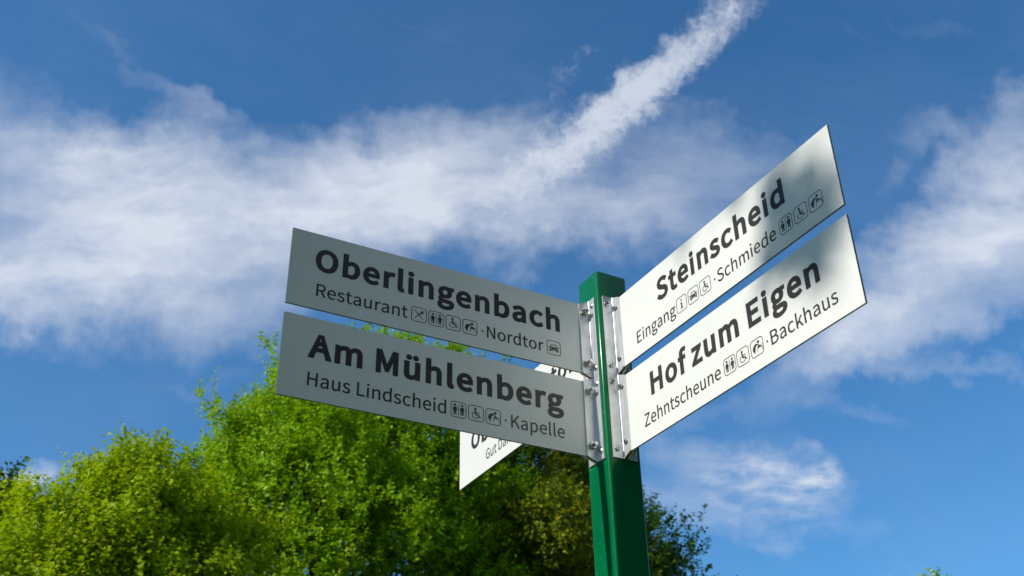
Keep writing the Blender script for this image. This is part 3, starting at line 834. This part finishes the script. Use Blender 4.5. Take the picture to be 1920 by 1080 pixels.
wash = disc('w', .0062, .0012, .0060, 18)
head = shift(disc('h', .0046, .0026, .0034), .0012)
sock = hexp(.0019, .0038, .00395)
SCREW = join_parts([(*wash, 0), (*head, 0), (*sock, 1)], 'screw', [M['steel'], M['dark']])
nut = hexp(.0074, .0012, .0072)
thr = []
for k_ in range(6):                  # threaded end of the bolt
    thr.append((*shift(disc('t', .0038, .0013, .0029, 12), .0072 + k_ * .0013), 0))
NUT = join_parts([(*disc('w', .0082, .0012, .0080, 18), 0), (*nut, 0)] + thr, 'bolt_and_nut', [M['steel'], M['dark']])
PAN = join_parts([(*disc('p', .0052, .0024, .0036, 16), 0), (*hexp(.0017, .0024, .0026), 1)], 'screw', [M['steel'], M['dark']])


def rot_to(nvec, p_, spin=0.0):
    q = Vector(nvec).to_track_quat('Z', 'Y').to_matrix().to_4x4() @ Matrix.Rotation(spin, 4, 'Z')
    q.translation = p_
    return q


rs = random.Random(4)


def bracket(kind, side, ztop, label=None):
    """kind: which face of the post; side: +1 in front of the board, -1 behind it.
    s runs out from the post along the board, c runs across the post face"""
    if kind == 'right':
        S, C_ = loc(1, 0, 0), loc(0, 1, 0)
    elif kind == 'left':
        S, C_ = loc(0, 1, 0), loc(1, 0, 0)
    else:
        S, C_ = loc(-1, 0, 0), loc(0, 1, 0)
    C_ = C_ * side
    zt, zb = ztop + EXT, ztop - H - EXT
    zt -= .0004; zb += .0004
    g = .0002
    c0, c1 = TH + g, TH + g + T3
    s0, s1 = HW + g, HW + g + T3
    def P(c_, s_, z_):
        return C_ * c_ + S * s_ + Vector((0, 0, z_))
    vs_, fs_ = [], []
    # flange against the post (full height, from the corner to BR_IN) and flange along the board (tapers to the board's height)
    rc = .0015
    prof = [(BR_IN, s0), (BR_IN, s1), (c1 + rc, s1), (c1 + rc * .3, s1 + rc * .3), (c1, s1 + rc), (c1, BR_OUT), (c0, BR_OUT), (c0, s0)]
    tap = lambda s_: max(0.0, (s_ - s1 - .001) / (BR_OUT - s1 - .001)) * (EXT - .0006)
    for top in (0, 1):
        for (c_, s_) in prof:
            tz = tap(s_)
            vs_.append(P(c_, s_, (zt - tz) if top else (zb + tz)))
    n = len(prof)
    for i in range(n):
        fs_.append((i, (i + 1) % n, n + (i + 1) % n, n + i))
    # caps split in two convex-ish pieces
    fs_ += [(0, 1, 2, 7)[::-1], (2, 3, 4, 7)[::-1], (4, 5, 6, 7)[::-1], (n, n + 1, n + 2, n + 7), (n + 2, n + 3, n + 4, n + 7), (n + 4, n + 5, n + 6, n + 7)]
    me = mesh('bracket', vs_, fs_)
    import bmesh
    bm = bmesh.new(); bm.from_mesh(me)
    bmesh.ops.recalc_face_normals(bm, faces=bm.faces[:])
    bm.to_mesh(me); bm.free()
    br = link('bracket', me, M['alu'], post)
    if label: br['label'] = label
    zc = ztop - H / 2
    # screws into the post
    for zz in (zc + .0715, zc - .0715):
        o_ = link('screw', SCREW if kind != 'left' else PAN, None, br)
        o_.matrix_local = rot_to(S, P(.0185, s1, zz), rs.random() * 3)
    # bolts through the board
    for zz in (zc + .0585, zc - .0585):
        nutside = (kind == 'left') == (side > 0)
        o_ = link('bolt' if nutside else 'screw', NUT if nutside else SCREW, None, br)
        o_.matrix_local = rot_to(C_, P(c1, .0525, zz), rs.random() * 3)
    return br


for kind, z_ in (('left', Z_UP), ('left', Z_LOW), ('right', Z_UP), ('right', Z_LOW), ('back', Z_BACK)):
    for sd in (1, -1):
        bracket(kind, sd, z_)

# ------------------------------------------------------------------ trees
def sight(x_, y_, dist):
    """a point on the line of sight through a place in the photograph, dist metres of ground distance away"""
    d_ = FW + CR * ((x_ - 960) / F_PX) - CU * ((y_ - 540) / F_PX)
    d_ = d_ * (dist / math.hypot(d_.x, d_.y))
    return CAM + d_


def tube(path, r0, r1, n=6):
    """tapered tube along a list of points"""
    vs_, fs_ = [], []
    up_ = Vector((.3, .2, 1)).normalized()
    for i, p_ in enumerate(path):
        tdir = (path[min(i + 1, len(path) - 1)] - path[max(i - 1, 0)]).normalized()
        s1_ = tdir.cross(up_ if abs(tdir.dot(up_)) < .95 else Vector((1, 0, 0))).normalized()
        s2_ = tdir.cross(s1_)
        rr = r0 + (r1 - r0) * i / (len(path) - 1)
        for k_ in range(n):
            q = 2 * math.pi * k_ / n
            vs_.append(p_ + s1_ * rr * math.cos(q) + s2_ * rr * math.sin(q))
    for i in range(len(path) - 1):
        for k_ in range(n):
            fs_.append((i * n + k_, i * n + (k_ + 1) % n, (i + 1) * n + (k_ + 1) % n, (i + 1) * n + k_))
    return vs_, fs_


def bent(rs_, p0, p1, n=6, wob=.12, sag=.0):
    L_ = (p1 - p0).length
    pts = []
    for i in range(n + 1):
        t_ = i / n
        q = p0.lerp(p1, t_)
        q += Vector((rs_.uniform(-1, 1), rs_.uniform(-1, 1), rs_.uniform(-.6, .6))) * (wob * L_ * math.sin(math.pi * t_) * .5)
        q.z += sag * L_ * math.sin(math.pi * t_)
        pts.append(q)
    return pts


def foliage(rng, cents, dirs, per, spray, leaf, shoot, up=.5):
    """leaves set on short shoots; cents: bough ends (n,3), dirs: outward directions (n,3)"""
    n = len(cents)
    ns = per[0]                              # shoots per bough end
    c = np.repeat(cents, ns, 0)
    d = np.repeat(dirs, ns, 0)
    off = rng.normal(size=(len(c), 3)) * spray * np.array((1, 1, .7))
    c = c + off
    ax = d * .55 + off / (spray + 1e-6) * .18 + np.array((0, 0, up)) + rng.normal(size=(len(c), 3)) * .33
    ax /= np.linalg.norm(ax, axis=1, keepdims=True)
    L_ = rng.uniform(.5, 1.25, len(c)) * shoot
    nl = per[1]
    c2 = np.repeat(c, nl, 0); a2 = np.repeat(ax, nl, 0); l2 = np.repeat(L_, nl)
    t_ = np.tile((np.arange(nl) + .5) / nl, len(c)) + rng.uniform(-.04, .04, len(c2))
    side = rng.normal(size=(len(c2), 3))
    side -= a2 * np.sum(side * a2, 1, keepdims=True)
    side /= np.linalg.norm(side, axis=1, keepdims=True)
    sz = leaf * rng.uniform(.6, 1.25, len(c2)) * (1.0 - .35 * t_)
    base = c2 + a2 * (t_ * l2)[:, None]
    ldir = side * .8 + a2 * .45 + np.array((0, 0, -.15)) + rng.normal(size=(len(c2), 3)) * .15
    ldir /= np.linalg.norm(ldir, axis=1, keepdims=True)
    wdir = np.cross(ldir, a2 + rng.normal(size=(len(c2), 3)) * .35)
    wdir /= np.linalg.norm(wdir, axis=1, keepdims=True) + 1e-9
    nrm = np.cross(wdir, ldir)
    p0 = base + ldir * (sz * .15)[:, None]
    tip = base + ldir * (sz * 1.25)[:, None] - nrm * (sz * .12)[:, None]
    mid = base + ldir * (sz * .62)[:, None]
    w1 = mid + wdir * (sz * .42)[:, None] + nrm * (sz * .16)[:, None]
    w2 = mid - wdir * (sz * .42)[:, None] + nrm * (sz * .16)[:, None]
    V = np.stack([p0, w1, tip, w2], 1).reshape(-1, 3)
    return V, c, ax, L_


def leaf_mesh(name, V):
    nl = len(V) // 4
    me = bpy.data.meshes.new(name)
    me.vertices.add(nl * 4)
    me.vertices.foreach_set('co', V.astype(np.float32).ravel())
    b = np.arange(nl) * 4
    idx = np.stack([b, b + 1, b + 2, b, b + 2, b + 3], 1).ravel().astype(np.int32)
    me.loops.add(nl * 6)
    me.loops.foreach_set('vertex_index', idx)
    me.polygons.add(nl * 2)
    me.polygons.foreach_set('loop_start', np.arange(0, nl * 6, 3, dtype=np.int32))
    me.update(calc_edges=True)
    return me


def tree(name, label, cat, base, lobes, seed, mat, nb, per, spray, leaf, shoot, trunk_r, inner=.25, up=.5, rag=.12, group=None, pad=.12, only=None):
    rng = np.random.default_rng(seed)
    rs_ = random.Random(seed)
    root = empty(name, base)
    tag(root, label, cat, group)
    B0 = Vector(base)
    LB = [(np.array(c_) - np.array(base), np.array(r_ if hasattr(r_, '__len__') else (r_,) * 3, float)) for c_, r_ in lobes]
    # bough ends on the uneven hull of the lobes
    vol = np.array([np.prod(r_) ** (2 / 3) for _, r_ in LB])
    pts, dirs = [], []
    ph = rng.uniform(0, 6.28, (6, 3)); fr = rng.uniform(2.0, 6.0, (6, 3))
    for (c_, r_), wgt in zip(LB, vol / vol.sum()):
        n = int(nb * wgt)
        dv = rng.normal(size=(n * 2, 3)); dv /= np.linalg.norm(dv, axis=1, keepdims=True)
        dv = dv[dv[:, 2] > -.75][:n]
        n = len(dv)
        lump = sum(np.sin((dv * fr[i]).sum(1) + ph[i, 0]) for i in range(6)) / 6
        rad = np.where(rng.random(n) < inner, rng.uniform(.45, .85, n), rng.uniform(.86, 1.02, n) + np.abs(rng.normal(size=n)) * rag * .5) * (1 + lump * rag * 2.0)
        # pads of foliage with gaps between them
        npad = max(3, n // 7)
        pv = rng.normal(size=(npad, 3)); pv /= np.linalg.norm(pv, axis=1, keepdims=True)
        prad = rng.uniform(-pad, pad * .6, npad)
        near = np.argmax(dv @ pv.T, 1)
        inn = rng.random(n) < inner
        tight = np.where(inn, 0, rng.uniform(.2, .75, n))[:, None]
        dv = dv * (1 - tight) + pv[near] * tight
        dv /= np.linalg.norm(dv, axis=1, keepdims=True)
        bulge = np.sum(dv * pv[near], 1)
        rad = rad + np.where(inn, 0, prad[near] - (1 - bulge) * 1.6)
        pts.append(c_ + dv * r_ * rad[:, None]); dirs.append(dv)
    pts = np.concatenate(pts); dirs = np.concatenate(dirs)
    keep = np.ones(len(pts), bool)
    for c_, r_ in LB:                        # drop what is buried deep inside another lobe
        keep &= np.linalg.norm((pts - c_) / r_, axis=1) > .5
    if only is not None:
        keep &= only(pts + np.array(base))
    pts, dirs = pts[keep], dirs[keep]
    V, sc_, sa_, sl_ = foliage(rng, pts, dirs, per, spray, leaf, shoot, up)
    cr = link('crown', leaf_mesh('crown', V), mat, root)
    cr['kind'] = 'stuff'
    # trunk and limbs
    top_z = max((c_[2] + r_[2] * .3) for c_, r_ in LB)
    mainc = LB[int(np.argmax(vol))][0]
    tp = bent(rs_, Vector((0, 0, -.1)), Vector((mainc[0] * .8, mainc[1] * .8, top_z)), 9, .05)
    tv, tf = tube(tp, trunk_r, trunk_r * .25, 10)
    link('trunk', mesh('trunk', tv, tf, True), M['bark'], root)
    lv, lf = [], []
    limb_ends = []
    for (c_, r_) in LB:
        for k_ in range(5):
            dv = rng.normal(size=3); dv[2] = abs(dv[2]) * .6; dv /= np.linalg.norm(dv)
            e_ = Vector(c_ + dv * r_ * .55)
            fz = min(.9, max(.2, (e_.z - (e_ - tp[0]).xy.length * .6) / top_z))
            s_ = tp[int(fz * 9)]
            pth = bent(rs_, s_, e_, 6, .16, .06)
            v_, f_ = tube(pth, trunk_r * .32, trunk_r * .07, 6)
            b = len(lv); lv += v_; lf += [tuple(b + i for i in q) for q in f_]
            limb_ends += pth[3:]
    LE = np.array([tuple(q) for q in limb_ends])
    pick = rng.permutation(len(pts))[:min(len(pts), 420)]
    for i in pick:                           # twigs out to the bough ends
        j = int(np.argmin(((LE - pts[i]) ** 2).sum(1)))
        pth = bent(rs_, Vector(LE[j]), Vector(pts[i]), 4, .14, .04)
        v_, f_ = tube(pth, trunk_r * .07, .006, 4)
        b = len(lv); lv += v_; lf += [tuple(b + i2 for i2 in q) for q in f_]
    lm = link('limbs', mesh('limbs', lv, lf, True), M['bark'], root)
    lm['kind'] = 'stuff'
    return root


M['leaf_a'] = leaf_material('leaf_yellow_green', (.25, .40, .006, 1), (.45, .59, .008, 1), (.55, .60, .04, 1), .36)
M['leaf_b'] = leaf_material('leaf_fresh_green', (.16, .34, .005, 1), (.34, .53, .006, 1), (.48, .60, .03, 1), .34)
M['leaf_c'] = leaf_material('leaf_olive_lit_and_shaded', (.025, .065, .008, 1), (.30, .35, .010, 1), (.55, .52, .02, 1), .38)  # dark tone stands for shade, yellows paint sunlit sprays into the leaf colour
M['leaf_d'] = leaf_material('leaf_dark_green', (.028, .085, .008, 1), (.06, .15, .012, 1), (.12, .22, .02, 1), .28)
M['leaf_e'] = leaf_material('leaf_deep_shade', (.010, .024, .008, 1), (.018, .036, .010, 1), (.03, .05, .015, 1), .12)


def lobes_at(dist, items):
    """items: (x, y, radius in picture units, depth offset)"""
    res = []
    for (x_, y_, r_, dd) in items:
        d_ = dist + dd
        c_ = sight(x_, y_, d_)
        res.append((tuple(c_), r_ / F_PX * (c_ - CAM).length))
    return res


def foot(dist, x_):
    p_ = sight(x_, 900, dist)
    return (p_.x, p_.y, 0)


tree('broadleaf_tree', 'rounded yellow-green tree on the left, sunlit, lowest of the bright trees', 'tree', foot(16, 150),
     lobes_at(16, [(253, 990, 110, 0), (150, 1120, 150, 0), (20, 1220, 140, -.5), (380, 1115, 125, .3), (190, 1300, 280, .3), (282, 872, 32, .2), (232, 895, 38, 0), (190, 930, 46, -.2), (95, 1035, 62, -.2), (30, 1075, 50, 0)]),
     11, M['leaf_a'], 1700, (7, 12), .12, .088, .40, .22, up=1.1, rag=.16, pad=.22)
tree('broadleaf_tree', 'tall fresh green tree behind the left boards, brightest and broadest of the trees', 'tree', foot(21, 620),
     lobes_at(21, [(625, 885, 190, 0), (520, 950, 160, -.6), (745, 850, 175, 0), (735, 737, 100, .2), (835, 712, 56, .3), (455, 868, 56, 0), (428, 1062, 105, -1.0), (575, 812, 52, .2),
                   (600, 1160, 340, 0), (755, 1010, 145, -.8), (620, 960, 180, -1.6), (815, 890, 60, -.4), (412, 955, 40, 0)]),
     23, M['leaf_b'], 3900, (7, 12), .13, .092, .36, .34, up=.8, rag=.16, pad=.24, inner=.34)
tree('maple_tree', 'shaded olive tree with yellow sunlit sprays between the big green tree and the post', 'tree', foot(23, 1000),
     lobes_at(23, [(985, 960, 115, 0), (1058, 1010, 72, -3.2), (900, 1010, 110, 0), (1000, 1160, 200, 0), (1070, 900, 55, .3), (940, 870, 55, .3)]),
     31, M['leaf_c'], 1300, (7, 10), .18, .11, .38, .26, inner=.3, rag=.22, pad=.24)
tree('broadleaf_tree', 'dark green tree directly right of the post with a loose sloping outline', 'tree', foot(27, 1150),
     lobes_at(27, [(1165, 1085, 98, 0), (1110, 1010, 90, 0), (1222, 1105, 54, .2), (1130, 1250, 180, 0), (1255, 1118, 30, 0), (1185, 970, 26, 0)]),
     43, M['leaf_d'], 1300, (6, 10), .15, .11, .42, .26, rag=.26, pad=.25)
tree('broadleaf_tree', 'dark bluish green tree at the left edge beside the yellow-green one', 'tree', foot(19, -60),
     lobes_at(19, [(-75, 1000, 85, 0), (-30, 1080, 75, 0), (-120, 1150, 170, 0), (-8, 985, 34, 0)]),
     52, M['leaf_d'], 520, (6, 10), .2, .11, .42, .2, rag=.24)
tree('broadleaf_tree', 'far small treetop just showing at the bottom edge on the right', 'tree', foot(60, 1745),
     lobes_at(60, [(1750, 1094, 15, 0), (1715, 1190, 45, 0), (1790, 1195, 45, 0), (1750, 1300, 130, 0)]),
     67, M['leaf_b'], 300, (6, 9), .25, .2, .4, .3, rag=.1)

# trees standing round the clearing, outside the picture: they darken what the paint and the boards mirror
s0 = tree('park_tree', 'dense green park tree right of the clearing, outside the picture', 'tree', (13, -5, 0),
          [((13, -5, 7.0), 4.2), ((15, -3.5, 5.2), 3.6), ((11.5, -7, 5.0), 3.5), ((13.2, -5.2, 10.2), 2.7)], 71, M['leaf_e'], 1100, (5, 9), .35, .26, .6, .3, group='park trees round the clearing')
def copy_tree(src, loc_, rz, sc_, label):
    c_ = src.copy(); COL.objects.link(c_)
    c_.location = loc_; c_.rotation_euler = (0, 0, rz); c_.scale = (sc_,) * 3
    c_['label'] = label
    for ch in list(src.children):
        k_ = ch.copy(); COL.objects.link(k_); k_.parent = c_
    return c_
for (x_, y_, rz, sc_, lb) in ((9, -13, 1.2, 1.05, 'dense park tree behind the camera to the right'), (19, -13, 2.9, 1.2, 'second row park tree far behind the camera to the right'),
                              (2, -17, 4.0, 1.1, 'dense park tree straight behind the camera'), (20, 3, 5.1, .95, 'park tree far to the right of the post'),
                              (-25, -7, 0.4, 1.0, 'park tree to the left of the camera, behind the clearing'), (-22, -18, 2.2, .95, 'park tree far behind the camera to the left'),
                              (-29, -13, 3.3, 1.1, 'rear park tree between two others left behind the camera'), (-24, 1, 4.4, .85, 'park tree far to the left of the signpost'),
                              (-12.2, 3.2, 5.4, 1.0, 'dense park tree close on the left, just outside the picture')):
    copy_tree(s0, (x_, y_, 0), rz, sc_, lb)

# tree on the sunny side, behind the camera: a few of its sprays shade the far ends of the right-hand boards
def on_right_boards(x_, y_):
    d_ = FW + CR * ((x_ - 960) / F_PX) - CU * ((y_ - 540) / F_PX)
    return CAM + d_ * ((TH - CAM.dot(BX)) / d_.dot(BX))


end = on_right_boards(1570, 330)
cc = end + SUN * 9.5 + AX * 3.4
st = tree('linden_tree', 'green tree behind the camera whose outer sprays throw soft shadows on the right boards', 'tree', (cc.x, cc.y, 0),
          [(tuple(cc), 1.7), (tuple(cc + AX * 1.5 + Vector((0, 0, -1))), 1.8), (tuple(cc + AX * .8 + Vector((0, 0, 1.3))), 1.4)], 83, M['leaf_b'], 260, (6, 9), .28, .10, .5, .2)
rng = np.random.default_rng(5)
sv, sf, pos = [], [], []
rs5 = random.Random(9)
for (x_, y_, rad, n_, dist) in ((1535, 375, .060, 30, 7.0), (1510, 408, .050, 20, 6.8), (1480, 330, .04, 5, 7.2), (1312, 428, .020, 4, 6.0), (1400, 350, .03, 3, 6.5),
                                (1492, 466, .032, 9, 6.8), (1522, 440, .03, 4, 6.8), (1572, 385, .03, 4, 7.0)):
    tp_ = on_right_boards(x_, y_) + SUN * dist
    root_ = cc + AX * -.9 + Vector((rs5.uniform(-.4, .4), rs5.uniform(-.4, .4), rs5.uniform(-.5, .6)))
    v_, f_ = tube([q - st.location for q in bent(rs5, root_, tp_ + AX * rad, 5, .10)], .010, .003, 5)
    b = len(sv); sv += v_; sf += [tuple(b + i for i in q) for q in f_]
    off = rng.normal(size=(n_, 3)) * rad * .55
    pos.append(np.array(tp_ - st.location) + off)
pos = np.concatenate(pos)
V, _, _, _ = foliage(rng, pos, np.tile(np.array(AX) * -1, (len(pos), 1)), (1, 2), .01, .075, .07, .2)
spm = link('sprays', leaf_mesh('sprays', V), M['leaf_b'], st)
spm['kind'] = 'stuff'
tw = link('twigs', mesh('twigs', sv, sf, True), M['bark'], st)
tw['kind'] = 'stuff'
